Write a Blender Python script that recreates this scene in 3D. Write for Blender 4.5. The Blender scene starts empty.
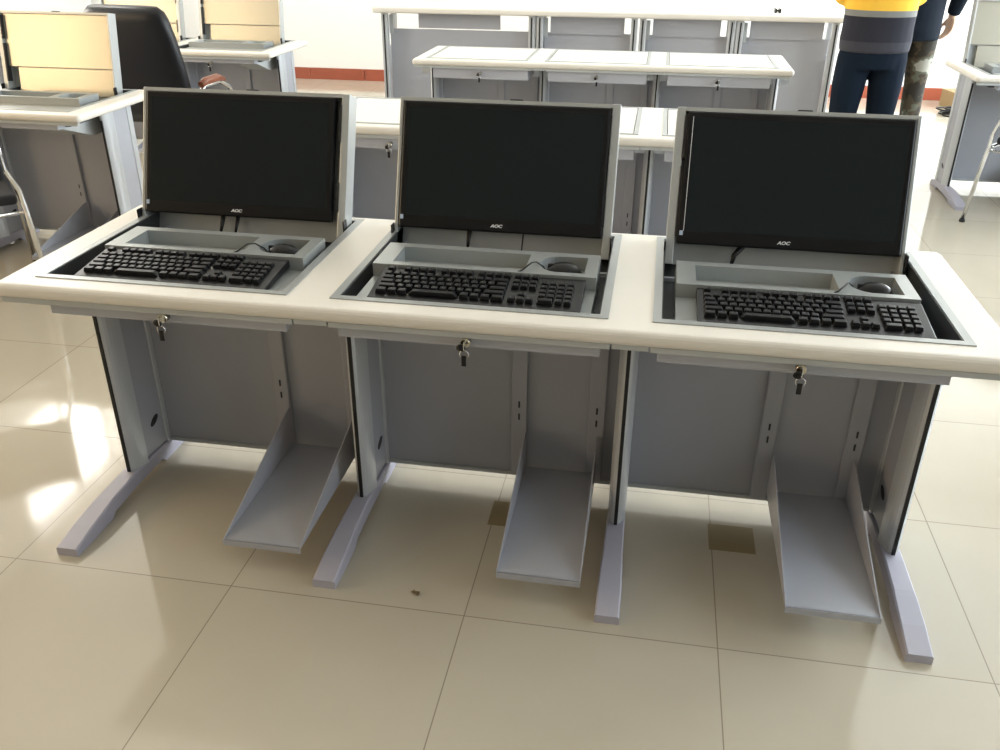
import bpy, bmesh, math, random
from mathutils import Vector, Matrix
random.seed(7)
C = bpy.context.scene.collection
SC = bpy.context.scene

# ------------------------------------------------------------------ camera
CX, CY, CZ, YAW, PIT, ROL, FPX = 1.4552, -1.9638, 1.522, -0.1707, 0.4789, 0.0059, 878.9
fw = Vector((math.sin(YAW)*math.cos(PIT), math.cos(YAW)*math.cos(PIT), -math.sin(PIT)))
rt = Vector((math.cos(YAW), -math.sin(YAW), 0))
up = rt.cross(fw)
r2 = rt*math.cos(ROL) + up*math.sin(ROL)
u2 = up*math.cos(ROL) - rt*math.sin(ROL)
cd = bpy.data.cameras.new('camera')
cam = bpy.data.objects.new('camera', cd); C.objects.link(cam)
M = Matrix((r2, u2, -fw)).transposed().to_4x4(); M.translation = (CX, CY, CZ)
cam.matrix_world = M
cd.sensor_fit = 'HORIZONTAL'; cd.sensor_width = 36; cd.lens = 36*FPX/1000
cd.clip_start = 0.05; cd.clip_end = 100
SC.camera = cam

# ------------------------------------------------------------------ light
SC.view_settings.view_transform = 'Standard'; SC.view_settings.look = 'None'
SC.view_settings.gamma = 1; SC.view_settings.use_curve_mapping = False
SC.view_settings.exposure = -0.04
w = bpy.data.worlds.new('world'); SC.world = w; w.use_nodes = True
bg = w.node_tree.nodes['Background']; bg.inputs[0].default_value = (.82, .9, 1, 1); bg.inputs[1].default_value = 1.0

RX0, RX1, RY0, RY1, RH = -4.6, 6.0, -4.0, 7.3, 4.5      # the room
# openings: (wall, a0, a1, z0, z1, power, colour)
WINS = [
    ('left', -3.3, -1.2, 1.0, 2.9, 120, (1, .70, .36)),
    ('left', -0.6, 1.5, 1.0, 2.9, 95, (1, .72, .38)),
    ('left', 4.55, 6.3, 3.10, 4.42, 160, (1, .95, .88)),
    ('right', -2.6, -0.3, 1.0, 3.1, 110, (.80, .91, 1)),
    ('right', 0.5, 2.8, 1.0, 3.1, 230, (.78, .91, 1)),
    ('right', 3.6, 6.6, 1.0, 3.1, 680, (.90, .96, 1)),
    ('left', 2.2, 4.0, 1.2, 2.9, 240, (1, .93, .82)),
]
for i, (wl, a0, a1, z0, z1, pw, col) in enumerate(WINS):
    ld = bpy.data.lights.new('daylight', 'AREA'); ld.shape = 'RECTANGLE'
    ld.size = a1-a0; ld.size_y = z1-z0; ld.energy = pw; ld.color = col
    lo = bpy.data.objects.new('daylight', ld); C.objects.link(lo)
    s = -1 if wl == 'left' else 1
    lo.location = ((RX0-.3) if wl == 'left' else (RX1+.3), (a0+a1)/2, (z0+z1)/2)
    lo.rotation_euler = (math.radians(90), 0, math.radians(-90 if wl == 'left' else 90))

# ------------------------------------------------------------------ materials
def lin(c):
    return tuple(((v/255)/12.92 if v/255 <= .04045 else ((v/255+.055)/1.055)**2.4) for v in c)
def mat(name, col, rough=.5, metal=0., var=.03, scale=8., bump=0., bscale=200., coat=0., spec=.5, trans=0.):
    m = bpy.data.materials.new(name); m.use_nodes = True
    nt = m.node_tree; b = nt.nodes['Principled BSDF']
    b.inputs['Roughness'].default_value = rough; b.inputs['Metallic'].default_value = metal
    b.inputs['Coat Weight'].default_value = coat; b.inputs['Coat Roughness'].default_value = .08
    b.inputs['Specular IOR Level'].default_value = spec
    tc = nt.nodes.new('ShaderNodeTexCoord')
    n = nt.nodes.new('ShaderNodeTexNoise'); n.inputs['Scale'].default_value = scale; n.inputs['Detail'].default_value = 4
    nt.links.new(tc.outputs['Object'], n.inputs['Vector'])
    r = nt.nodes.new('ShaderNodeMix'); r.data_type = 'RGBA'
    r.inputs[6].default_value = tuple(max(0, c*(1-var)) for c in col)+(1,)
    r.inputs[7].default_value = tuple(min(1, c*(1+var)) for c in col)+(1,)
    nt.links.new(n.outputs['Fac'], r.inputs[0]); nt.links.new(r.outputs[2], b.inputs['Base Color'])
    if bump:
        n2 = nt.nodes.new('ShaderNodeTexNoise'); n2.inputs['Scale'].default_value = bscale
        nt.links.new(tc.outputs['Object'], n2.inputs['Vector'])
        bp = nt.nodes.new('ShaderNodeBump'); bp.inputs['Strength'].default_value = bump; bp.inputs['Distance'].default_value = .002
        nt.links.new(n2.outputs['Fac'], bp.inputs['Height']); nt.links.new(bp.outputs[0], b.inputs['Normal'])
    return m
MT = dict(
    top=mat('ivory_laminate', (.745, .705, .635), .36, bump=.03, bscale=60),
    metal=mat('powder_coated_grey', (.40, .41, .45), .42, bump=.06, bscale=900),
    post=mat('pale_grey_aluminium', (.55, .57, .59), .33, metal=.25),
    foot=mat('lavender_grey_casting', (.43, .42, .49), .45, bump=.05, bscale=700),
    rail=mat('grey_rail', (.46, .48, .48), .4),
    bezel=mat('brushed_grey_frame', (.36, .375, .37), .35, metal=.35),
    tray=mat('grey_steel_tray', (.37, .39, .385), .32, metal=.35),
    lid=mat('grey_steel_lid', (.50, .52, .515), .30, metal=.3),
    lidin=mat('satin_steel_lid_panel', (.50, .475, .39), .25, metal=.5),
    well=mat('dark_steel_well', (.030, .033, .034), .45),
    rubber=mat('black_rubber', (.006, .006, .007), .6),
    key=mat('black_key_plastic', (.006, .006, .007), .34, spec=.28),
    plastic=mat('black_plastic', (.006, .006, .007), .32, spec=.35),
    screen=mat('black_glossy_screen', (.008, .013, .015), .22, spec=.35),
    print=mat('grey_key_print', (.16, .16, .16), .6),
    logo=mat('silver_print', (.75, .77, .8), .4),
    sticker=mat('pale_blue_sticker', (.45, .55, .7), .5),
    chrome=mat('chrome', (.72, .73, .75), .12, metal=1.),
    brass=mat('nickel_key_metal', (.62, .58, .48), .22, metal=1.),
    dark=mat('dark_vent', (.02, .02, .02), .5),
    leather=mat('black_leather', (.006, .006, .008), .40, spec=.3, bump=.25, bscale=120),
    fabric=mat('black_mesh_fabric', (.012, .012, .015), .8, bump=.4, bscale=400),
    wood=mat('brown_wood_pad', (.22, .07, .035), .3, var=.2),
    skin=mat('skin', (.62, .40, .28), .5),
    jeans=mat('navy_denim', (.005, .011, .022), .85, spec=.15, var=.2, bump=.3, bscale=500),
    shoe=mat('dark_shoe_leather', (.02, .018, .016), .5),
    hair=mat('black_hair', (.010, .009, .008), .5, bump=.4),
    navy=mat('navy_jacket', (.006, .010, .017), .85, spec=.12, var=.2, bump=.2),
    card=mat('brown_cardboard', (.38, .26, .13), .8, var=.1),
    paper=mat('tan_paper', (.26, .20, .105), .7, var=.1),
    white=mat('white_paper', (.8, .8, .8), .6),
    frame=mat('white_window_frame', (.8, .8, .78), .4),
    wall=mat('white_wall_paint', (.86, .855, .83), .9, var=.01, bump=.03),
    backw=mat('darkened_wall_paint', (.17, .16, .14), .9, var=.01),  # unseen wall behind the camera, colour darkened so the screens reflect little light
    ceil=mat('white_ceiling_paint', (.80, .80, .78), .9, var=.01),
    red=mat('brick_red_skirting_tile', (.34, .085, .045), .35, var=.15, scale=5),
    olive=mat('dark_olive_jacket', (.022, .032, .030), .75, var=.25, bump=.2),
)
# glass
g = bpy.data.materials.new('window_glass'); g.use_nodes = True; nt = g.node_tree; nt.nodes.clear()
o_ = nt.nodes.new('ShaderNodeOutputMaterial'); mx = nt.nodes.new('ShaderNodeMixShader'); mx.inputs[0].default_value = .06
tr = nt.nodes.new('ShaderNodeBsdfTransparent'); gl = nt.nodes.new('ShaderNodeBsdfGlossy'); gl.inputs['Roughness'].default_value = .02
nt.links.new(tr.outputs[0], mx.inputs[1]); nt.links.new(gl.outputs[0], mx.inputs[2]); nt.links.new(mx.outputs[0], o_.inputs[0])
MT['glass'] = g
# floor: large polished beige tiles with thin joints
fl = bpy.data.materials.new('polished_beige_tiles'); fl.use_nodes = True; nt = fl.node_tree; b = nt.nodes['Principled BSDF']
tc = nt.nodes.new('ShaderNodeTexCoord'); mp = nt.nodes.new('ShaderNodeMapping')
mp.inputs['Location'].default_value = (-1.702+.61*10, .357+.61*10, 0)
mp.inputs['Rotation'].default_value = (0, 0, 0)
br = nt.nodes.new('ShaderNodeTexBrick'); br.offset = 0; br.squash = 1
br.inputs['Scale'].default_value = 1; br.inputs['Brick Width'].default_value = .61; br.inputs['Row Height'].default_value = .61
br.inputs['Mortar Size'].default_value = .0016; br.inputs['Mortar Smooth'].default_value = .3; br.inputs['Bias'].default_value = 0
br.inputs['Color1'].default_value = (.50, .455, .365, 1); br.inputs['Color2'].default_value = (.52, .475, .385, 1); br.inputs['Mortar'].default_value = (.27, .235, .18, 1)
nt.links.new(tc.outputs['Object'], mp.inputs[0]); nt.links.new(mp.outputs[0], br.inputs['Vector'])
ns = nt.nodes.new('ShaderNodeTexNoise'); ns.inputs['Scale'].default_value = 3.2; ns.inputs['Detail'].default_value = 6
nt.links.new(tc.outputs['Object'], ns.inputs['Vector'])
mm = nt.nodes.new('ShaderNodeMix'); mm.data_type = 'RGBA'; mm.blend_type = 'MULTIPLY'; mm.inputs[0].default_value = 1
rp = nt.nodes.new('ShaderNodeValToRGB'); rp.color_ramp.elements[0].color = (.90, .89, .87, 1); rp.color_ramp.elements[1].color = (1, 1, 1, 1)
nt.links.new(ns.outputs['Fac'], rp.inputs[0]); nt.links.new(br.outputs['Color'], mm.inputs[6]); nt.links.new(rp.outputs[0], mm.inputs[7])
nt.links.new(mm.outputs[2], b.inputs['Base Color'])
b.inputs['Roughness'].default_value = .075; b.inputs['Specular IOR Level'].default_value = .55
MT['floor'] = fl
# sweater: dark body, grey stripe, yellow chest (bands of the knit, in garment coordinates)
def banded(name, stops):
    m = bpy.data.materials.new(name); m.use_nodes = True; nt = m.node_tree; b = nt.nodes['Principled BSDF']; b.inputs['Roughness'].default_value = .9
    tc = nt.nodes.new('ShaderNodeTexCoord'); sx = nt.nodes.new('ShaderNodeSeparateXYZ'); nt.links.new(tc.outputs['Object'], sx.inputs[0])
    dv = nt.nodes.new('ShaderNodeMath'); dv.operation = 'DIVIDE'; dv.inputs[1].default_value = 2.0; nt.links.new(sx.outputs['Z'], dv.inputs[0])
    r = nt.nodes.new('ShaderNodeValToRGB'); r.color_ramp.interpolation = 'CONSTANT'
    e = r.color_ramp.elements; e[0].position = 0; e[0].color = stops[0][1]+(1,); e[1].position = stops[1][0]/2; e[1].color = stops[1][1]+(1,)
    for p, c in stops[2:]:
        q = e.new(p/2); q.color = c+(1,)
    nt.links.new(dv.outputs[0], r.inputs[0]); nt.links.new(r.outputs[0], b.inputs['Base Color'])
    return m
MT['sweater'] = banded('banded_knit', [(0, (.036, .036, .048)), (.945, (.014, .014, .024)), (1.065, (.20, .20, .19)), (1.095, (.85, .50, .05)), (1.40, (.05, .06, .10))])
cm = bpy.data.materials.new('camouflage_cloth'); cm.use_nodes = True; nt = cm.node_tree; b = nt.nodes['Principled BSDF']; b.inputs['Roughness'].default_value = .85
tc = nt.nodes.new('ShaderNodeTexCoord'); n = nt.nodes.new('ShaderNodeTexNoise'); n.inputs['Scale'].default_value = 9; n.inputs['Detail'].default_value = 2
r = nt.nodes.new('ShaderNodeValToRGB'); r.color_ramp.interpolation = 'CONSTANT'; e = r.color_ramp.elements
e[0].position = 0; e[0].color = (.02, .018, .012, 1); e[1].position = .47; e[1].color = (.06, .045, .028, 1)
q = e.new(.54); q.color = (.10, .11, .08, 1); q = e.new(.61); q.color = (.30, .30, .26, 1)
nt.links.new(tc.outputs['Object'], n.inputs['Vector']); nt.links.new(n.outputs['Fac'], r.inputs[0]); nt.links.new(r.outputs[0], b.inputs['Base Color'])
MT['camo'] = cm

# ------------------------------------------------------------------ mesh helpers
class MB:
    """collects shapes; build() links them as one mesh object"""
    def __init__(s): s.bm = bmesh.new()
    def _add(s, t, mi=0):
        for f in t.faces: f.material_index = mi
        me = bpy.data.meshes.new('t'); t.to_mesh(me); t.free(); s.bm.from_mesh(me); bpy.data.meshes.remove(me)
        return s
    def box(s, x0, x1, y0, y1, z0, z1, bev=0., seg=2, rx=0., pivot=None, mi=0, rot=None):
        t = bmesh.new(); bmesh.ops.create_cube(t, size=1)
        for v in t.verts:
            v.co = Vector(((x0+x1)/2+v.co.x*(x1-x0), (y0+y1)/2+v.co.y*(y1-y0), (z0+z1)/2+v.co.z*(z1-z0)))
        if bev: bmesh.ops.bevel(t, geom=list(t.edges), offset=bev, segments=seg, affect='EDGES', profile=.5)
        if rot is not None:
            p = Vector(pivot or (0, 0, 0))
            for v in t.verts: v.co = rot @ (v.co-p) + p
        return s._add(t, mi)
    def prism(s, pts, axis, a0, a1, bev=0., mi=0):
        """pts polygon in the two other axes (order: x>yz, y>xz, z>xy)"""
        t = bmesh.new()
        def P(p, a):
            return {'x': (a, p[0], p[1]), 'y': (p[0], a, p[1]), 'z': (p[0], p[1], a)}[axis]
        A = [t.verts.new(P(p, a0)) for p in pts]; B = [t.verts.new(P(p, a1)) for p in pts]; n = len(pts)
        t.faces.new(A); t.faces.new(B[::-1])
        for i in range(n): t.faces.new((A[i], B[i], B[(i+1) % n], A[(i+1) % n]))
        bmesh.ops.recalc_face_normals(t, faces=t.faces)
        if bev: bmesh.ops.bevel(t, geom=list(t.edges), offset=bev, segments=2, affect='EDGES', profile=.5)
        return s._add(t, mi)
    def tube(s, pts, r, n=10, mi=0, cap=True):
        t = bmesh.new(); pts = [Vector(p) for p in pts]; rings = []
        rr = r if isinstance(r, (list, tuple)) else [r]*len(pts)
        prev = None
        for i, p in enumerate(pts):
            d = ((pts[min(i+1, len(pts)-1)]-p).normalized() + (p-pts[max(i-1, 0)]).normalized()).normalized()
            a = prev if prev is not None else (Vector((0, 0, 1)) if abs(d.z) < .9 else Vector((1, 0, 0)))
            a = (a - d*a.dot(d)).normalized(); prev = a; c = d.cross(a)
            rings.append([t.verts.new(p+(a*math.cos(k*2*math.pi/n)+c*math.sin(k*2*math.pi/n))*rr[i]) for k in range(n)])
        for A, B in zip(rings, rings[1:]):
            for k in range(n): t.faces.new((A[k], A[(k+1) % n], B[(k+1) % n], B[k]))
        if cap: t.faces.new(rings[0][::-1]); t.faces.new(rings[-1])
        for f in t.faces: f.smooth = len(f.verts) == 4
        bmesh.ops.recalc_face_normals(t, faces=t.faces)
        return s._add(t, mi)
    def ball(s, c, r, seg=20, mi=0, rot=None):
        t = bmesh.new(); bmesh.ops.create_uvsphere(t, u_segments=seg, v_segments=seg//2, radius=1)
        rr = r if isinstance(r, (list, tuple)) else (r, r, r)
        for v in t.verts:
            q = Vector((v.co.x*rr[0], v.co.y*rr[1], v.co.z*rr[2]))
            if rot is not None: q = rot @ q
            v.co = q + Vector(c)
        for f in t.faces: f.smooth = True
        return s._add(t, mi)
    def loft(s, rings, n=24, mi=0, sq=1.):
        """rings: (cx,cy,cz,rx,ry) horizontal ellipses"""
        t = bmesh.new(); R = []
        for (cx, cy, cz, rx, ry) in rings:
            R.append([t.verts.new((cx+rx*math.copysign(abs(math.cos(a))**sq, math.cos(a)), cy+ry*math.copysign(abs(math.sin(a))**sq, math.sin(a)), cz)) for a in [2*math.pi*k/n for k in range(n)]])
        for A, B in zip(R, R[1:]):
            for k in range(n): t.faces.new((A[k], A[(k+1) % n], B[(k+1) % n], B[k]))
        t.faces.new(R[0][::-1]); t.faces.new(R[-1])
        for f in t.faces: f.smooth = len(f.verts) == 4
        bmesh.ops.recalc_face_normals(t, faces=t.faces)
        return s._add(t, mi)
    def steps(s, xs, ys, H, zb, mi=0):
        """block whose top height changes cell by cell; H[i][j] for cell (x i, y j), None = hole"""
        t = bmesh.new(); V = {}
        def v(x, y, z):
            k = (round(x, 6), round(y, 6), round(z, 6))
            if k not in V: V[k] = t.verts.new(k)
            return V[k]
        nx, ny = len(xs)-1, len(ys)-1
        h = lambda i, j: H[i][j] if 0 <= i < nx and 0 <= j < ny and H[i][j] is not None else zb
        def quad(*q):
            if len(set(q)) == 4:
                try: t.faces.new(q)
                except ValueError: pass
        for i in range(nx):
            for j in range(ny):
                a, b_, c, d = xs[i], xs[i+1], ys[j], ys[j+1]; z = h(i, j)
                if H[i][j] is not None:
                    quad(v(a, c, z), v(b_, c, z), v(b_, d, z), v(a, d, z)); quad(v(a, c, zb), v(a, d, zb), v(b_, d, zb), v(b_, c, zb))
        zs = sorted(set([zb]+[q for r_ in H for q in r_ if q is not None]))
        def wall(p, q, z0, z1):
            lo, hi = min(z0, z1), max(z0, z1)
            L = [z for z in zs if lo <= z <= hi]
            for a, b_ in zip(L, L[1:]): quad(v(p[0], p[1], a), v(q[0], q[1], a), v(q[0], q[1], b_), v(p[0], p[1], b_))
        for i in range(nx+1):
            for j in range(ny):
                if h(i-1, j) != h(i, j): wall((xs[i], ys[j]), (xs[i], ys[j+1]), h(i-1, j), h(i, j))
        for j in range(ny+1):
            for i in range(nx):
                if h(i, j-1) != h(i, j): wall((xs[i], ys[j]), (xs[i+1], ys[j]), h(i, j-1), h(i, j))
        bmesh.ops.recalc_face_normals(t, faces=t.faces)
        return s._add(t, mi)
    def build(s, name, mats, parent=None, loc=(0, 0, 0), smooth=False):
        me = bpy.data.meshes.new(name)
        if smooth:
            for f in s.bm.faces: f.smooth = True
        s.bm.to_mesh(me); s.bm.free()
        for m in (mats if isinstance(mats, (list, tuple)) else [mats]): me.materials.append(MT[m] if isinstance(m, str) else m)
        o = bpy.data.objects.new(name, me); C.objects.link(o); o.location = loc
        if parent: o.parent = parent
        return o
def thing(name, label, cat, loc=(0, 0, 0), rz=0., group=None):
    o = bpy.data.objects.new(name, None); C.objects.link(o); o.location = loc; o.rotation_euler = (0, 0, rz)
    o['label'] = label; o['category'] = cat
    if group: o['group'] = group
    o.empty_display_size = .1
    return o
def tag(o, label, cat, group=None):
    o['label'] = label; o['category'] = cat
    if group: o['group'] = group
    return o
def structure(o): o['kind'] = 'structure'; return o
def relabel(o, label, group=None):
    o['label'] = label
    if group: o['group'] = group
def dup(root, loc, rz=None):
    def cp(o, parent):
        c = o.copy(); C.objects.link(c); c.parent = parent
        for ch in o.children: cp(ch, c)
        return c
    c = cp(root, None); c.location = loc
    if rz is not None: c.rotation_euler = (0, 0, rz)
    return c

# ------------------------------------------------------------------ the room
T = .2
structure(MB().box(RX0-T, RX1+T, RY0-T, RY1+T, -.1, 0).build('floor', 'floor'))
structure(MB().box(RX0-T, RX1+T, RY0-T, RY1+T, RH, RH+.1).build('ceiling', 'ceil'))
structure(MB().box(RX0-T, RX1+T, RY1, RY1+T, 0, RH).build('wall_back', 'wall'))
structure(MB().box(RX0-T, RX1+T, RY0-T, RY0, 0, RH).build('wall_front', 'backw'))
def side_wall(name, xa, xb, side, m):
    wins = [w_ for w_ in WINS if w_[0] == side]
    ys = sorted(set([RY0, RY1]+[v for w_ in wins for v in (w_[1], w_[2])]))
    mb = MB()
    for a, b_ in zip(ys, ys[1:]):
        w_ = [q for q in wins if q[1] <= a+1e-6 and q[2] >= b_-1e-6]
        if w_:
            mb.box(xa, xb, a, b_, 0, w_[0][3]); mb.box(xa, xb, a, b_, w_[0][4], RH)
        else: mb.box(xa, xb, a, b_, 0, RH)
    structure(mb.build(name, m))
side_wall('wall_left', RX0-T, RX0, 'left', 'wall'); side_wall('wall_right', RX1, RX1+T, 'right', 'wall')
for i, (wl, a0, a1, z0, z1, pw, col) in enumerate(WINS):
    xw = RX0-.1 if wl == 'left' else RX1+.1
    root = bpy.data.objects.new('window_%d' % (i+1), None); C.objects.link(root); root.location = (xw, 0, 0); structure(root)
    f = MB(); e = .05
    f.box(-.03, .03, a0, a1, z0, z0+e); f.box(-.03, .03, a0, a1, z1-e, z1)
    f.box(-.03, .03, a0, a0+e, z0+e, z1-e); f.box(-.03, .03, a1-e, a1, z0+e, z1-e)
    n = max(1, round((a1-a0)/.75))
    for k in range(1, n):
        yk = a0+(a1-a0)*k/n; f.box(-.03, .03, yk-.03, yk+.03, z0+e, z1-e)
    zt = z0+(z1-z0)*.62; f.box(-.025, .025, a0+e, a1-e, zt-.025, zt+.025)
    f.build('window_frame', 'frame', root)
    MB().box(-.003, .003, a0+e, a1-e, z0+e, z1-e).build('window_pane', 'glass', root)
bb = MB()
x = RX0
while x < RX1:
    bb.box(x+.002, min(x+.6, RX1)-.002, RY1-.012, RY1, 0, .115, .002); x += .6
structure(bb.build('baseboard_back', 'red'))
bb = MB(); y = RY0
while y < RY1-.1:
    bb.box(RX0, RX0+.012, y+.002, min(y+.6, RY1-.02)-.002, 0, .115, .002); y += .6
structure(bb.build('baseboard_left', 'red'))

# ------------------------------------------------------------------ the desks
D = .719
INS = [(.011, .651), (.754, 1.389), (1.484, 2.140)]
Y0, Y1 = -.258, .414
IY0, IY1 = -.197, .385
ALIDX = [(.020, .620), (.715, 1.320), (1.462, 2.070)]
LIDX = [(.010, .623), (.766, 1.362), (1.507, 2.106)]
MONC = [.303, 1.058, 1.815]
TILT = Matrix.Rotation(math.radians(-20.0), 3, 'X')       # leaning back, away from the sitter
PIV = (0, .300, .765)
TRX = [(.44, .65), (.44, .648), (.412, .628)]
def tabletop(parent, n):
    xs = [-.067]; holes = []
    for k in range(n): holes.append((len(xs), INS[k])); xs += [INS[k][0], INS[k][1]]
    xs.append(n*D+.067)
    ys = [Y0, IY0, IY1, Y1]
    H = [[.75]*3 for _ in range(len(xs)-1)]
    for k, _ in holes: H[k][1] = None
    mb = MB(); mb.steps(xs, ys, H, .715)
    bm = mb.bm; X1 = n*D+.067
    def outer(v): return abs(v.co.x+.067) < 1e-5 or abs(v.co.x-X1) < 1e-5 or abs(v.co.y-Y0) < 1e-5 or abs(v.co.y-Y1) < 1e-5
    def cor(v): return (abs(v.co.x+.067) < 1e-5 or abs(v.co.x-X1) < 1e-5) and (abs(v.co.y-Y0) < 1e-5 or abs(v.co.y-Y1) < 1e-5)
    ed = [e for e in bm.edges if cor(e.verts[0]) and cor(e.verts[1]) and abs(e.verts[0].co.z-e.verts[1].co.z) > .01]
    bmesh.ops.bevel(bm, geom=ed, offset=.022, segments=5, affect='EDGES', profile=.5)
    ed = []
    for e in bm.edges:
        if len(e.link_faces) == 2 and abs(e.verts[0].co.z-e.verts[1].co.z) < 1e-5:
            nz = sorted(abs(f.normal.z) for f in e.link_faces)
            f = e.link_faces[0] if abs(e.link_faces[0].normal.z) < .5 else e.link_faces[1]
            c = (e.verts[0].co+e.verts[1].co)/2
            if nz[0] < .1 and nz[1] > .9 and not (IY0-.001 <= c.y <= IY1+.001 and INS[0][0]-.001 <= c.x <= INS[n-1][1]+.001): ed.append(e)
    bmesh.ops.bevel(bm, geom=ed, offset=.0150, segments=4, affect='EDGES', profile=.5)
    return mb.build('tabletop', 'top', parent)
def add_leg(parent, k, bright=True, gap_plate=False):
    x = k*D
    mb = MB()
    pts = [(x+.024*math.sin(a), .062-.060*math.cos(a)) for a in [math.radians(q) for q in range(-90, 91, 15)]]
    mb.prism(pts+[(x+.024, .07), (x-.024, .07)], 'z', .050, .715)
    mb.box(x-.019, x+.019, .195, .235, .04, .715, .004)
    if gap_plate:
        mb.box(x-.075, x+.075, .03, .04, .625, .7149)  # pale plate added in place of the lighter open gaps beside the leg
    lg = mb.build('leg', 'post', parent)
    MB().box(x-.0045, x+.0045, -.0015, .006, .058, .675).build('edge_strip', 'rubber', lg)
    MB().box(x-.014, x+.014, .069, .196, .055, .715).build('side_panel', 'metal', lg)
    v = MB(); 
    pp = [(.150+.022*math.cos(a)*1.0, .150+.012*math.sin(a)) for a in [2*math.pi*q/16 for q in range(16)]]
    pp = [(.150+(p[0]-.150), p[1]+(p[0]-.150)*.35) for p in pp]
    v.prism(pp, 'x', x-.0155, x+.0155); v.build('cable_vent', 'dark', lg)
    f = MB(); t = []
    # foot casting: widens to the toe, arched underneath
    prof = [(-.322, .024, 0, .030), (-.24, .040, 0, .030), (-.15, .051, .0, .028), (-.13, .053, .012, .0265), (-.02, .058, .016, .025), (.14, .056, .016, .023), (.16, .054, 0, .023), (.28, .034, 0, .023), (.30, .022, 0, .021)]
    bm = bmesh.new(); R = []
    for (y, zt, zb, hw) in prof:
        c = .004
        R.append([bm.verts.new(q) for q in ((x-hw, y, zb), (x+hw, y, zb), (x+hw, y, zt-c), (x+hw-c, y, zt), (x-hw+c, y, zt), (x-hw, y, zt-c))])
    for A, B in zip(R, R[1:]):
        for q in range(6): bm.faces.new((A[q], A[(q+1) % 6], B[(q+1) % 6], B[q]))
    bm.faces.new(R[0]); bm.faces.new(R[-1]); bmesh.ops.recalc_face_normals(bm, faces=bm.faces)
    f._add(bm); f.build('foot', 'foot', lg)
def pen_tray(parent, k):
    L, R = INS[k]
    if k == 0: a, b_ = .084, .620
    elif k == 1: a, b_ = .800, 1.347
    else: a, b_ = 1.534, 2.072
    w_ = b_-a
    p0, p1 = a+.045, a+.045+w_*.60; m0, m1 = a+w_*.735, b_-.03
    xs = [a, p0, p1, m0, m1, b_]; ys = [-.1745, -.010, .012, .020, .105, .122, .147]
    zt = .772; H = []
    for i in range(5):
        col = [.738, zt, zt, zt, zt, zt]
        if i == 1: col[3] = .735; col[2] = .735; col[4] = .735
        if i == 3: col[2] = .738; col[3] = .738; col[4] = .738
        H.append(col)
    mb = MB(); mb.steps(xs, ys, H, .700)
    # rounded left end of the mouse well
    r = .052; cy = .067; n = 8
    for sg in (1, -1):
        pl = [(m0, cy+sg*.055)] + [(m0+r-r*math.cos(q*math.pi/2/n), cy+sg*(.055-(.055-.055*math.sin(q*math.pi/2/n)))) for q in range(n+1)]
        mb.prism(pl[::sg], 'z', .739, zt-.0003)
    return mb.build('keyboard_tray', 'tray', parent)
def lid_open(parent, k, empty=True):
    x0, x1 = (ALIDX if empty else LIDX)[k]; TILT = Matrix.Rotation(math.radians(-9. if empty else -20.), 3, 'X')
    p = Vector((0, PIV[1], PIV[2]))
    def bx(mb, a, b_, d0, d1, u0, u1, bev=0.): mb.box(a, b_, PIV[1]+d0, PIV[1]+d1, PIV[2]+u0, PIV[2]+u1, bev, rot=TILT, pivot=p)
    mb = MB(); lw, rw = (.010, .022) if k < 2 else (.022, .010)
    u1 = .349
    bx(mb, x0, x0+lw, 0, .062, -.055, u1, .002); bx(mb, x1-rw, x1, 0, .062, -.055, u1, .002)
    bx(mb, x0+lw, x1-rw, 0, .062, u1-.010, u1-.0003); bx(mb, x0+lw, x1-rw, .055, .0615, -.055, u1-.01)
    lid = mb.build('lift_lid', 'lid', parent)
    xc = (x0+x1)/2+.02
    mb = MB(); bx(mb, xc-.018, xc+.018, .004, .02, u1-.0005, u1+.004, .001); mb.build('latch', 'plastic', lid)
    for ua, ub in (((.22, .32), (.03, .11)) if k < 2 else ((.22, .33), (.02, .20))):
        mb = MB(); sx_ = x1-rw-.006 if k < 2 else x0+lw-.0005
        bx(mb, sx_, sx_+.0065, -.0015, .03, ua, ub); mb.build('side_slot', 'dark', lid)
    if empty:
        mb = MB(); bx(mb, x0+lw+.002, x1-rw-.002, .018, .054, .092, u1-.011, .001); mb.build('inner_panel', 'lidin', lid)
        mb = MB(); bx(mb, x0+lw+.05, x1-rw-.002, .024, .054, -.04, .088, .001); mb.build('inner_panel', 'lidin', lid)
    for xx in (x0-.004, x1+.0005): MB().box(xx, xx+.0035, .278, .305, .70, .775, .001).build('hinge', 'plastic', lid)
    return lid
def add_key(parent, x, y, z, dangle=.05):
    lk = MB().tube([(x, y, z), (x, y-.018, z)], .0105, 14).build('lock', 'brass', parent)
    m = MB(); m.box(x-.001, x+.001, y-.034, y-.018, z-.010, z+.008, .0008)
    m.tube([(x+.010*math.sin(a), y-.029, z-.012-.010+.010*math.cos(a)) for a in [2*math.pi*q/12 for q in range(13)]], .0012, 6)
    m.build('key', 'chrome', lk)
    m = MB(); m.ball((x-.007, y-.030, z-.006), (.011, .004, .009), 12); m.box(x-.006, x+.005, y-.033, y-.029, z-dangle, z-.024, .0015)
    m.build('key_fob', 'plastic', lk)
    return lk
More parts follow.
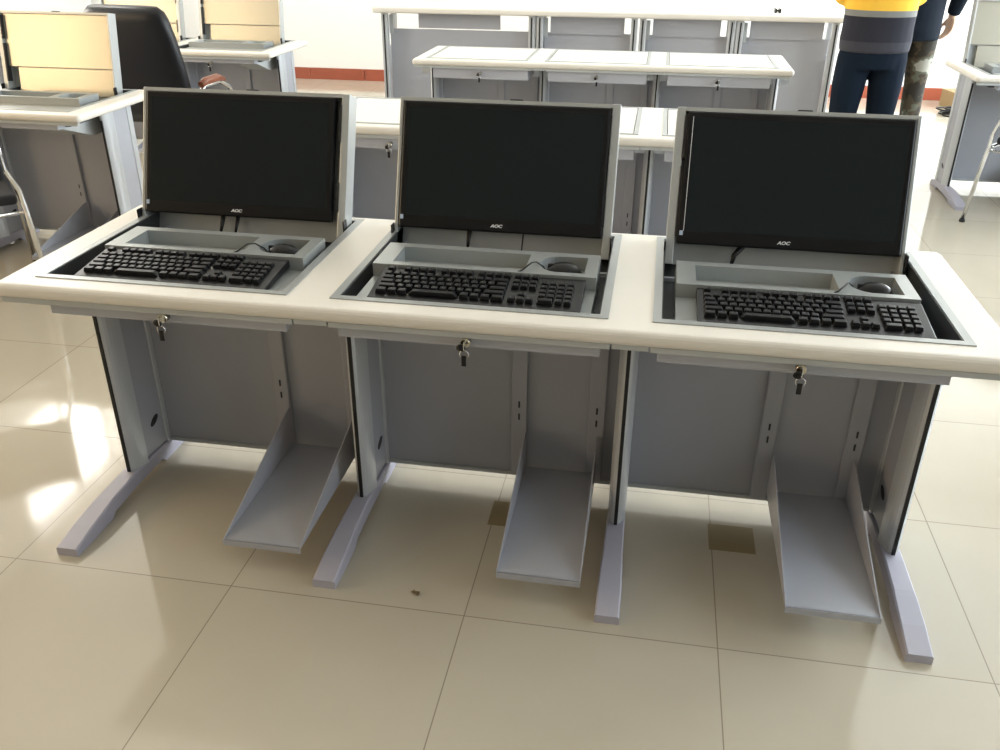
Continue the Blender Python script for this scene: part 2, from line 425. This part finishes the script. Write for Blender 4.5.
def make_desk(label, loc, lids, group='computer desks standing in rows', main=False, bottom=.640, gap_plates=False):
    """lids: per unit 'open', 'empty' or 'closed'"""
    root = thing('computer_desk', label, 'desk', loc, 0, group)
    n = 3
    tabletop(root, n)
    for k in range(n): MB().box(k*D+.045-(.10 if k == 0 else 0), (k+1)*D-.04+(.09 if k == n-1 else 0), Y0+.012, Y0+.028, .700, .7149, .002).build('front_rail', 'rail', root)
    for k in range(1, n): MB().box(k*D-.037, k*D+.042, Y0+.013, Y0+.028, .702, .7149, .001).build('rail_joint', 'rail', root)
    for k in range(n+1): add_leg(root, k, gap_plate=gap_plates)
    for k in range(n):
        L, R = INS[k]
        f = 0.019
        MB().steps([L, L+f, R-f, R], [IY0, IY0+f, IY1-f, IY1], [[.7525]*3, [.7525, None, .7525], [.7525]*3], .712).build('inset_frame', 'bezel', root)
        zb = .674 if main else bottom
        # sheet steel case under the opening: floor and four sides
        a, b_ = k*D+.062, k*D+.657
        m = MB(); m.box(a, b_, -.232, .40, zb, zb+.006); m.box(a, b_, -.232, -.222, zb+.0062, .7148)
        m.box(a, b_, .388, .398, zb+.0062, .7118); m.box(a, a+.006, -.2218, .3878, zb+.0062, .7118); m.box(b_-.006, b_, -.2218, .3878, zb+.0062, .7118)
        m.build('lift_case', 'metal', root)
        if lids[k] == 'empty':
            MB().prism([(-.20, zb-.0004), (.16, zb-.0004), (.16, zb-.075), (.02, zb-.075)], 'x', k*D+.50, k*D+.652).build('hinge_housing', 'rail', root)
        if lids[k] == 'closed':
            m = MB(); m.box(L+f+.003, R-f-.003, IY0+f+.003, IY1-f-.003, .735, .7515, .001); m.build('closed_lid', 'top', root)
        else:
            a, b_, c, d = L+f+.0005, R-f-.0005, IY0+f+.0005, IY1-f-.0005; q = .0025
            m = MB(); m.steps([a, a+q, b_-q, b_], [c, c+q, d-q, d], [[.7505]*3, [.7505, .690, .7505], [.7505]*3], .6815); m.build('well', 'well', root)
            pen_tray(root, k); lid_open(root, k, lids[k] == 'empty')
        kx = [.360, 1.081, 1.797][k]
        add_key(root, kx, -.232, .690 if main else .675)
        # modesty panel
        mp_ = MB().box(k*D+.0205, (k+1)*D-.0205, .212, .222, .052, .70).build('modesty_panel', 'metal', root)
        m = MB(); m.box(k*D+.0205, (k+1)*D-.0205, .205, .2118, .047, .058); m.build('bottom_trim', 'rail', mp_)
        t0, t1 = TRX[k]
        for (ra, rb) in ((k*D+t0-.042, k*D+t0+.002), (k*D+t1-.030, k*D+t1+.016)):
            rl = MB().box(ra, rb, .196, .2117, .060, .673, .003).build('mounting_rail', 'metal', root)
            for zz in (.285, .245): MB().box((ra+rb)/2-.0025, (ra+rb)/2+.0025, .1945, .1965, zz, zz+.02).build('slot', 'dark', rl)
        # hanging shelf for the computer tower
        m = MB(); a, b_ = k*D+t0, k*D+t1
        m.box(a, b_, -.288, .192, .086, .090); m.box(a, b_, -.290, -.286, .074, .090)
        for xs_ in (a, b_-.003):
            m.prism([(-.289, .0905), (.192, .0905), (.192, .215), (.165, .213)], 'x', xs_, xs_+.003)
        m.build('tower_shelf', 'metal', root)
    return root

desk_main = make_desk('long ivory three seat computer desk in the foreground with three raised black monitors', (0, 0, 0), ['open']*3, main=True)
make_desk('three seat computer desk directly behind the foreground monitors, its lids shut flat', (0, 1.872, 0), ['closed']*3, bottom=.655, gap_plates=True)
make_desk('three seat computer desk with shut lids, just before the tall counter', (0, 3.835, 0), ['closed']*3, gap_plates=True)
make_desk('computer desk at left edge whose raised lid frame has no monitor and glows yellow', (-3.255, 1.84, 0), ['closed', 'closed', 'empty'], bottom=.676)
make_desk('computer desk far back on the left, beyond the black office chair, with empty raised lids', (-3.24, 3.90, 0), ['closed', 'empty', 'empty'], bottom=.676)
make_desk('computer desk at right edge of the photo behind the dark chair', (3.277, 3.83, 0), ['empty', 'closed', 'closed'], bottom=.676)

# tall work counter at the back
def counter():
    root = thing('work_counter', 'long tall grey work counter at the back with four knee bays and an ivory top', 'counter', (0, 5.2, 0))
    lx = [-.74, .475, 1.262, 1.985, 2.70]; zt = .905
    MB().box(-.82, 2.78, 0, .75, zt-.045, zt, .014, 3).build('countertop', 'top', root)
    for q, x in enumerate(lx):
        for dx in ([0] if q in (0, 4) else [-.032, .032]):
            m = MB(); m.box(x+dx-.024, x+dx+.024, .05, .11, .05, zt-.045, .006)
            m.box(x+dx-.018, x+dx+.018, .30, .36, .05, zt-.045); m.box(x+dx-.012, x+dx+.012, .111, .30, .08, .60)
            lg = m.build('leg', 'post', root)
            MB().box(x+dx-.005, x+dx+.005, .0465, .0505, .06, zt-.06).build('edge_strip', 'rubber', lg)
            MB().box(x+dx-.03, x+dx+.03, -.10, .72, 0, .049, .008).build('foot', 'foot', lg)
    for q in range(4):
        a, b_ = lx[q]+(.026 if q == 0 else .058), lx[q+1]-(.026 if q == 3 else .058)
        MB().box(a, b_, .13, .142, .06, .735, .001).build('modesty_panel', 'metal', root)
        if q == 0: MB().box(a+.24, a+.90, .115, .128, .745, zt-.046).build('drawer', 'metal', root)
        else: MB().box(a+.05, b_-.05, .115, .128, .725, zt-.046).build('drawer', 'metal', root)
        MB().box(a-.001, a+.03, .112, .125, .70, .84).build('bracket', 'rail', root)
    return root
counter()
m = MB(); m.box(-.018, -.004, -.05, .05, 0, .03, .004); m.box(.012, .026, -.06, .04, 0, .03, .004); m.box(-.005, .013, -.01, .01, .008, .02)
tag(m.build('clip', 'plastic', None, (2.28, 5.42, .9052)), 'small black clip lying on the tall counter top near the standing person', 'clip')

# ------------------------------------------------------------------ monitors, keyboards, mice on the foreground desk
ML = ['left black flat monitor raised on the foreground desk, bluish sheen low on its screen',
      'middle black flat monitor raised on the foreground desk between the other two',
      'right black flat monitor raised on the foreground desk, thin bright line along its left bezel']
def text_mesh(s, size, depth=.0004):
    cu = bpy.data.curves.new('t', 'FONT'); cu.body = s; cu.size = size; cu.extrude = depth; cu.align_x = 'CENTER'; cu.align_y = 'CENTER'; cu.offset = size*.045; cu.shear = .25
    ob = bpy.data.objects.new('t', cu); C.objects.link(ob)
    me = bpy.data.meshes.new_from_object(ob.evaluated_get(bpy.context.evaluated_depsgraph_get()))
    bpy.data.objects.remove(ob); return me
def make_monitor(k):
    hw = .2795
    root = thing('monitor', ML[k], 'monitor', (MONC[k], PIV[1], PIV[2]), 0, 'monitors raised on the foreground desk')
    root.rotation_euler = (math.radians(-20.0), 0, 0)
    m = MB(); m.box(-hw, hw, -.006, .020, 0, .338, .004); m.box(-.20, .20, .0195, .0535, .05, .30, .01)
    body = m.build('housing', 'plastic', root)
    MB().box(-hw+.016, hw-.016, -.0066, -.0058, .034, .338-.016).build('screen', 'screen', root)
    me = text_mesh('AOC', .0112); me.materials.append(MT['logo'])
    lg = bpy.data.objects.new('logo', me); C.objects.link(lg); lg.parent = root; lg.location = ((.0, -.006, -.010)[k], -.0064, .016); lg.rotation_euler = (math.radians(90), 0, 0); lg.scale = (1.25, 1, 1)
    MB().box(-hw+.004, -hw+.013, -.0068, -.0059, .022, .034).build('sticker', 'sticker', root)
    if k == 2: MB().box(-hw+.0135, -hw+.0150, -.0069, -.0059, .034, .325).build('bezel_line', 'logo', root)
    cab = MB()
    for (cx, r) in {0: ((-.055, .005), (-.01, .0045)), 1: ((-.085, .005), (.065, .0022)), 2: ((-.11, .006),)}[k]:
        ln = -.048 if k != 1 else -.05
        pts = [(cx, .024, .045), (cx, .026, .0), (cx-.006*(k == 2)*3, .020, -.022), (cx-.012*(k == 2)*2, .012, ln)]
        cab.tube(pts, [r*.6, r*1.4 if r > .003 else r, r*1.2 if r > .003 else r, r*.7], 8)
    cab.build('cable', 'plastic', root)
    return root
for k in range(3): make_monitor(k)

def make_keyboard():
    w, d = .478, .160
    root = thing('keyboard', '', 'keyboard', (0, 0, 0), 0, 'keyboards on the foreground desk')
    m = MB(); m.prism([(0, .0), (d, .0), (d, .019), (d-.012, .0205), (.02, .0125), (.004, .0115), (0, .008)], 'x', 0, w, .0015)
    m.build('case', 'plastic', root)
    caps = []
    def keys(name, defs):
        for (x, row, kw) in defs: caps.append((kw, x, row))
    u = .0197; x0 = .012
    L = []
    for row, off, widths in ((4, 0, [1]*13+[2]), (3, 0, [1.5]+[1]*12+[1.5]), (2, 0, [1.75]+[1]*11+[2.25]), (1, 0, [2.25]+[1]*10+[2.75]), (0, 0, [1.4, 1.2, 1.2, 6.0, 1.2, 1.2, 1.2, 1.6])):
        x = x0
        for q in widths: L.append((x, row, q*u)); x += q*u
    keys('letter_keys', L)
    F = [(x0, 5, u)]+[(x0+2*u+i*u+(i//4)*.5*u, 5, u) for i in range(12)]
    keys('function_keys', F)
    nx = x0+15*u+.006
    keys('navigation_keys', [(nx+i*u, r, u) for r in (5, 4, 3) for i in range(3)]+[(nx+i*u, 0, u) for i in range(3)]+[(nx+u, 1, u)])
    px_ = nx+3*u+.006
    keys('number_pad', [(px_+i*u, r, u) for r in (4, 3, 2, 1) for i in range(4)]+[(px_, 0, 2*u), (px_+2*u, 0, u), (px_+3*u, 0, u)])
    caps.sort(key=lambda c: -c[0])
    def cap(m, kw, x, y, z):
        t = bmesh.new(); bmesh.ops.create_cube(t, size=1)
        for v in t.verts:
            q = .80 if v.co.z > 0 else 1
            v.co = Vector((x+v.co.x*(kw-.0022)*q, y+v.co.y*.0172*q, z+.0055+v.co.z*.0100))
        bmesh.ops.bevel(t, geom=list(t.edges), offset=.0008, segments=1, affect='EDGES')
        m._add(t); m.box(x-.003, x-.0005, y+.001, y+.0035, z+.0104, z+.0107, mi=1) if kw < .03 else None; return m
    cache = {}; rest = MB()
    for i, (kw, x, row) in enumerate(caps):
        y = .024+row*.0205+(.006 if row == 5 else 0)+.0092; z = .0115+(y-.013)*.052
        if i >= 100: cap(rest, kw, x+kw/2, y, z); continue
        kk = round(kw, 4)
        if kk not in cache: o = cap(MB(), kw, 0, 0, 0).build('key_cap', ['key', 'print'], root); cache[kk] = o
        else: o = cache[kk].copy(); C.objects.link(o); o.parent = root
        o.location = (x+kw/2, y, z)
    rest.build('key_cap', ['key', 'print'], root)['kind'] = 'stuff'
    MB().box(.02, .04, .140, .150, -.0015, .0015).build('riser_foot', 'plastic', root); MB().box(w-.04, w-.02, .140, .150, -.0015, .0015).build('riser_foot', 'plastic', root)
    return root
kb = make_keyboard()
KP = [(.096, -.1735, 'black keyboard under the left monitor, light glinting on its keys'), (.834, -.1735, 'black keyboard under the middle monitor'), (1.580, -.1735, 'black keyboard under the right monitor')]
for k, (x, y, lb) in enumerate(KP):
    o = kb if k == 0 else dup(kb, (0, 0, 0))
    o.location = (x, y, .7385); relabel(o, lb); o.scale = (1.025, 1.0, 1.0); o.rotation_euler = (math.radians(3.2), 0, 0)
MC = [(.537, 'black mouse in the cup of the tray under the left monitor'), (1.263, 'black mouse in the cup of the tray under the middle monitor'), (1.990, 'black mouse in the cup of the tray under the right monitor')]
def make_mouse():
    root = thing('computer_mouse', '', 'mouse', (0, 0, 0), 0, 'mice on the foreground desk')
    m = MB(); t = bmesh.new(); bmesh.ops.create_uvsphere(t, u_segments=24, v_segments=16, radius=1)
    for v in t.verts:
        z = v.co.z
        v.co = Vector((v.co.x*.046, v.co.y*.029*(1+.08*v.co.x), (z*.034 if z > 0 else z*.004)+.004))
    for f in t.faces: f.smooth = True
    m._add(t); m.build('mouse_body', 'plastic', root)
    MB().box(-.040, -.026, -.003, .003, .018, .033, .002).build('scroll_wheel', 'rubber', root)
    MB().tube([(-.045, 0, .012), (-.050, -.006, .026), (-.066, -.022, .043), (-.074, -.048, .050), (-.094, -.066, .036), (-.120, -.072, .026)], .0019, 8).build('cable', 'plastic', root)
    return root
ms = make_mouse()
for k, (x, lb) in enumerate(MC):
    o = ms if k == 0 else dup(ms, (0, 0, 0))
    o.location = (x, .068, .7386); relabel(o, lb)

# ------------------------------------------------------------------ chairs
def visitor_chair(label, loc, rz, flip=1):
    root = thing('visitor_chair', label, 'chair', loc, rz, 'chrome visitor chairs')
    W = .24
    m = MB(); m.box(-W+.02, W-.02, .02, .44, .43, .475, .018, 3); m.build('seat', 'fabric', root)
    for s in (-1, 1):
        m = MB(); m.tube([(s*(W+.02), -.06, .012), (s*W, .0, .42), (s*(W-.008), -.012, .50), (s*(W-.045), -.035, .60), (s*(W-.06), -.08, .86)], .0115, 10)
        lg = m.build('leg', 'chrome', root)
        MB().tube([(s*(W+.02), -.06, 0), (s*(W+.02), -.06, .014)], .016, 10).build('foot_glide', 'rubber', lg)
        m = MB(); m.tube([(s*(W+.01), .46, .012), (s*W, .41, .40), (s*W, .38, .425), (s*W, .02, .415)], .0115, 10)
        lg = m.build('leg', 'chrome', root)
        MB().tube([(s*(W+.01), .46, 0), (s*(W+.01), .46, .014)], .016, 10).build('foot_glide', 'rubber', lg)
    m = MB(); m.tube([(-W, .004, .40), (W, .004, .40)], .009, 8); m.build('stretcher', 'chrome', root)
    m = MB(); m.box(-W+.05, W-.05, -.085, -.055, .56, .88, .014, 3, rot=Matrix.Rotation(math.radians(8), 3, 'X'), pivot=(0, -.07, .56)); m.build('backrest', 'fabric', root)
    return root
visitor_chair('chrome framed chair with black seat at the left edge of the photo', (-1.335, 1.12, 0), math.radians(42))
visitor_chair('chrome framed chair with dark backrest at the right edge of the photo', (3.46, 3.16, 0), math.radians(-40))

def office_chair(loc, rz):
    root = thing('office_chair', 'big black leather office chair seen from behind beside the glowing empty lid frame', 'chair', loc, rz)
    m = MB(); m.box(-.27, .27, -.02, .48, .43, .53, .04, 4); m.build('seat', 'leather', root, smooth=True)
    R = Matrix.Rotation(math.radians(9), 3, 'X'); pv = (0, 0, .50)
    # padded back: wide at the arms, narrower rolled top
    t = bmesh.new(); rings = []
    for (z, hw, hd) in ((.46, .235, .040), (.52, .285, .055), (.64, .305, .060), (.78, .300, .060), (.92, .285, .060), (1.02, .265, .066), (1.06, .250, .062), (1.09, .22, .035)):
        rg = []
        for q in range(28):
            a = 2*math.pi*q/28; cx = math.copysign(abs(math.cos(a))**.55, math.cos(a)); sy = math.copysign(abs(math.sin(a))**.7, math.sin(a))
            rg.append(t.verts.new((cx*hw, sy*hd, z)))
        rings.append(rg)
    for A, B in zip(rings, rings[1:]):
        for q in range(28): t.faces.new((A[q], A[(q+1) % 28], B[(q+1) % 28], B[q]))
    t.faces.new(rings[0][::-1]); t.faces.new(rings[-1])
    for f in t.faces: f.smooth = True
    for v in t.verts: v.co = R @ (v.co-Vector(pv)) + Vector(pv)
    m = MB(); m._add(t); m.build('backrest', 'leather', root)
    for s in (-1, 1):
        a = MB().tube([(s*.30, .02, .50), (s*.33, .0, .58), (s*.33, .03, .61), (s*.33, .08, .65), (s*.33, .24, .655), (s*.33, .34, .61), (s*.33, .38, .55), (s*.27, .34, .48)], .014, 10).build('armrest', 'chrome', root)
        MB().tube([(s*.33, .05, .662), (s*.33, .10, .674), (s*.33, .22, .677), (s*.33, .29, .658)], [.018, .024, .024, .016], 12).build('arm_pad', 'wood', a)
    m = MB().tube([(0, .2, .10), (0, .2, .43)], .028, 14).build('gas_column', 'plastic', root)
    b_ = MB()
    for q in range(5):
        an = 2*math.pi*q/5+.3; b_.tube([(0, .2, .11), (.28*math.cos(an), .2+.28*math.sin(an), .075)], [.026, .016], 8)
    bs = b_.build('star_base', 'chrome', root)
    for q in range(5):
        an = 2*math.pi*q/5+.3; c = (.28*math.cos(an), .2+.28*math.sin(an), .03)
        MB().tube([(c[0]-.02, c[1], .03), (c[0]+.02, c[1], .03)], .03, 14).build('caster', 'plastic', bs)
    return root
office_chair((-1.485, 2.92, 0), math.radians(-6))

# ------------------------------------------------------------------ people
def remeshed(o, vox, it=6):
    r = o.modifiers.new('remesh', 'REMESH'); r.mode = 'VOXEL'; r.voxel_size = vox; r.use_smooth_shade = True
    s = o.modifiers.new('smooth', 'SMOOTH'); s.factor = .5; s.iterations = it
    return o
def limb(mb, pts):
    """pts: (x,y,z,r) chain of balls and cones"""
    mb.tube([p[:3] for p in pts], [p[3] for p in pts], 16)
    for p in pts: mb.ball(p[:3], p[3], 16)
def hand(mb, wr, d, side, palm):
    """wr wrist, d direction of the hand, side the thumb direction, palm normal"""
    wr, d, side, palm = Vector(wr), Vector(d).normalized(), Vector(side).normalized(), Vector(palm).normalized()
    c = wr+d*.048
    t = bmesh.new(); bmesh.ops.create_uvsphere(t, u_segments=16, v_segments=10, radius=1)
    for v in t.verts: v.co = c+d*v.co.x*.052+side*v.co.y*.040+palm*v.co.z*.016
    mb._add(t); mb.tube([wr-d*.03, wr+d*.02], [.027, .026], 12)
    for i, L in enumerate((.066, .076, .070, .056)):
        b = wr+d*.088+side*(.028-.0185*i); k1 = b+d*L*.45+palm*.010; k2 = k1+d*L*.30+palm*.018; k3 = k2+d*L*.12+palm*.020
        pts = [b-d*.02, b, k1, k2, k3]; rr = [.0095, .0095, .0088, .0080, .0070]
        mb.tube(pts, rr, 10); mb.ball(k3, .007, 10); mb.ball(k1, .0088, 10); mb.ball(k2, .008, 10)
    b = wr+d*.03+side*.030; k1 = b+d*.030+side*.022+palm*.008; k2 = k1+d*.030+side*.004+palm*.012
    mb.tube([b-side*.015, b, k1, k2], [.013, .0125, .0105, .0085], 10); mb.ball(k2, .0085, 10); mb.ball(k1, .0105, 10)
def make_person(label, loc, rz, arms, tops, topm, legm, hem, skinm='skin', slim=1., build='sweater', sleeve_m=None):
    """arms: for each side (shoulder-elbow-wrist, hand direction, thumb side, palm)"""
    root = thing('person', label, 'person', loc, rz)
    b = MB()
    b.loft([(0, 0, .84, .15, .10), (0, 0, .95, .165, .11), (0, 0, 1.08, .14, .095), (0, 0, 1.25, .155, .105), (0, 0, 1.38, .165, .10), (0, 0, 1.45, .11, .075), (0, 0, 1.50, .06, .055)])
    b.tube([(0, -.005, 1.42), (0, .005, 1.56)], [.062, .055], 16)
    # head
    b.ball((0, .005, 1.645), (.076, .095, .112), 24); b.ball((0, .045, 1.585), (.056, .060, .058), 20); b.ball((0, .092, 1.545), (.022, .02, .016), 12)
    b.tube([(0, .095, 1.665), (0, .114, 1.625)], [.009, .016], 10); b.ball((0, .112, 1.622), (.017, .012, .010), 12)
    b.ball((0, .094, 1.585), (.026, .012, .006), 12); b.ball((0, .093, 1.576), (.022, .012, .007), 12)
    for s in (-1, 1):
        b.ball((s*.078, .0, 1.630), (.010, .020, .032), 12)
        limb(b, [(s*.09, 0, .90, .085), (s*.095, .01, .72, .078), (s*.10, .015, .50, .055), (s*.10, 0, .36, .055), (s*.10, -.01, .10, .040)])
        limb(b, [(s*.10, -.02, .055, .038), (s*.11, .10, .040, .034), (s*.115, .17, .030, .024)])
    for s, (sh, el, wr, hd, th, pn) in zip((-1, 1), arms):
        limb(b, [(sh[0]*.8, sh[1], sh[2], .055), (*sh, .052), (*el, .040), (*wr, .027)]); hand(b, wr, hd, th, pn)
    body = remeshed(b.build('body', skinm, root), .0065, 4)
    for s in (-1, 1):
        MB().ball((s*.030, .088, 1.648), (.013, .010, .008), 12).build('eye', 'plastic', body)
    h = MB(); h.ball((0, -.012, 1.675), (.086, .098, .098), 24); h.ball((0, -.045, 1.625), (.078, .066, .085), 20)
    remeshed(h.build('hair', 'hair', root), .009, 2)
    # trousers
    t = MB(); t.loft([(0, 0, .80, .165, .115), (0, 0, .90, .180, .125), (0, 0, 1.02, .165, .112)])
    for s in (-1, 1):
        limb(t, [(s*.092, 0, .86, .093), (s*.098, .01, .70, .090), (s*.103, .015, .50, .072), (s*.105, 0, .30, .068)])
        t.loft([(s*.105, -.005, .07, .066, .072), (s*.105, 0, .32, .066, .070)])
    remeshed(t.build('trousers', legm, root), .010, 5)
    for s in (-1, 1):
        q = MB(); limb(q, [(s*.105, -.045, .045, .044), (s*.112, .06, .045, .046), (s*.118, .165, .036, .036)]); q.box(s*.112-.048, s*.112+.048, -.09, .20, 0, .018, .007)
        remeshed(q.build('shoe', 'shoe', root), .008, 3)
    # upper garment
    t = MB()
    t.loft([(0, 0, hem, .184, .135), (0, 0, hem+.06, .190, .138), (0, 0, hem+.12, .186, .132), (0, 0, 1.18, .188, .135), (0, 0, 1.32, .198, .135), (0, 0, 1.42, .175, .112), (0, 0, 1.475, .105, .085), (0, 0, 1.51, .068, .066)])
    for s, (sh, el, wr, hd, th, pn) in zip((-1, 1), arms):
        wv, ev = Vector(wr), Vector(el); cf = ev+(wv-ev)*.96
        limb(t, [(sh[0]*.7, sh[1], sh[2]-.01, .075), (*sh, .073), (*((Vector(sh)+ev)/2), .066), (*el, .059), (*((ev+cf)/2), .052)])
        t.tube([(ev+cf)/2, cf], [.052, .044], 16)
    remeshed(t.build(build, topm, root), .011, 5)
    return root
# first person: back to the camera, hands held together in front
A1 = [((-.175, 0, 1.40), (-.188, .05, 1.17), (-.06, .235, 1.10), (.7, .55, .05), (0, .2, 1), (0, -1, 0)),
      ((.175, 0, 1.40), (.188, .05, 1.17), (.06, .225, 1.06), (-.7, .55, .05), (0, .2, 1), (0, -1, 0))]
make_person('person in dark knit with yellow chest band and navy jeans, back turned', (2.598, 3.42, 0), math.radians(3), A1, None, 'sweater', 'jeans', .885)
# second person: partly hidden behind the first, one arm a little out from the body
A2 = [((-.19, 0, 1.38), (-.25, -.02, 1.12), (-.22, .16, .98), (.1, .6, -.6), (0, .5, .8), (1, 0, 0)),
      ((.19, 0, 1.38), (.275, -.03, 1.12), (.265, .03, .955), (-.02, .06, -1), (-.3, .9, 0), (-1, -.2, 0))]
make_person('person in a dark jacket and camouflage trousers, half hidden behind the one in jeans', (3.125, 4.85, 0), math.radians(8), A2, None, 'navy', 'camo', .80, build='jacket')

# ------------------------------------------------------------------ odds and ends on the floor
m = MB(); m.box(-.062, .062, -.058, .058, 0, .0012); o = m.build('paper_square', 'paper', None, (1.757, .072, 0.0))
tag(o, 'tan square of paper lying on the floor beneath the right seat', 'paper', 'tan paper squares on the floor')
m = MB(); m.box(-.060, .060, -.058, .058, 0, .0012); o = m.build('paper_square', 'paper', None, (1.140, .072, 0.0))
tag(o, 'tan square of paper on the floor half hidden behind the middle tower shelf', 'paper', 'tan paper squares on the floor')
t = bmesh.new(); vs = [t.verts.new(q) for q in ((-.012, .004, .001), (-.004, .010, .006), (.004, .004, .002), (.014, .002, .008), (.010, -.008, .001), (-.002, -.004, .005))]
cc = t.verts.new((.001, .001, .009))
for i in range(6): t.faces.new((vs[i], vs[(i+1) % 6], cc))
bmesh.ops.solidify(t, geom=t.faces[:], thickness=.001)
m = MB(); m._add(t); tag(m.build('paper_scrap', 'paper', None, (.953, -.302, 0.0005)), 'tiny crumpled brown scrap on the tile in front of the middle seat', 'scrap')
m = MB(); m.box(-.24, .24, -.13, .13, .0, .15, .003); bx_ = m.build('cardboard_box', 'card', None, (4.30, 6.98, 0)); bx_.rotation_euler = (0, 0, .2)
tag(bx_, 'low brown cardboard box on the floor against the back wall at right', 'box')
m = MB()
for q in range(7):
    cx, cy = random.uniform(-.09, .09), random.uniform(-.05, .05); R_ = random.uniform(.10, .17)
    m.tube([(cx+R_*1.3*math.cos(a), cy+R_*.6*math.sin(a), .012+.008*q+.004*math.sin(3*a+q)) for a in [2*math.pi*i/24 for i in range(25)]], .007, 6)
tag(m.build('cable_coil', 'plastic', None, (4.15, 6.55, 0)), 'tangled coil of dark cable on the floor near the cardboard box', 'cable')
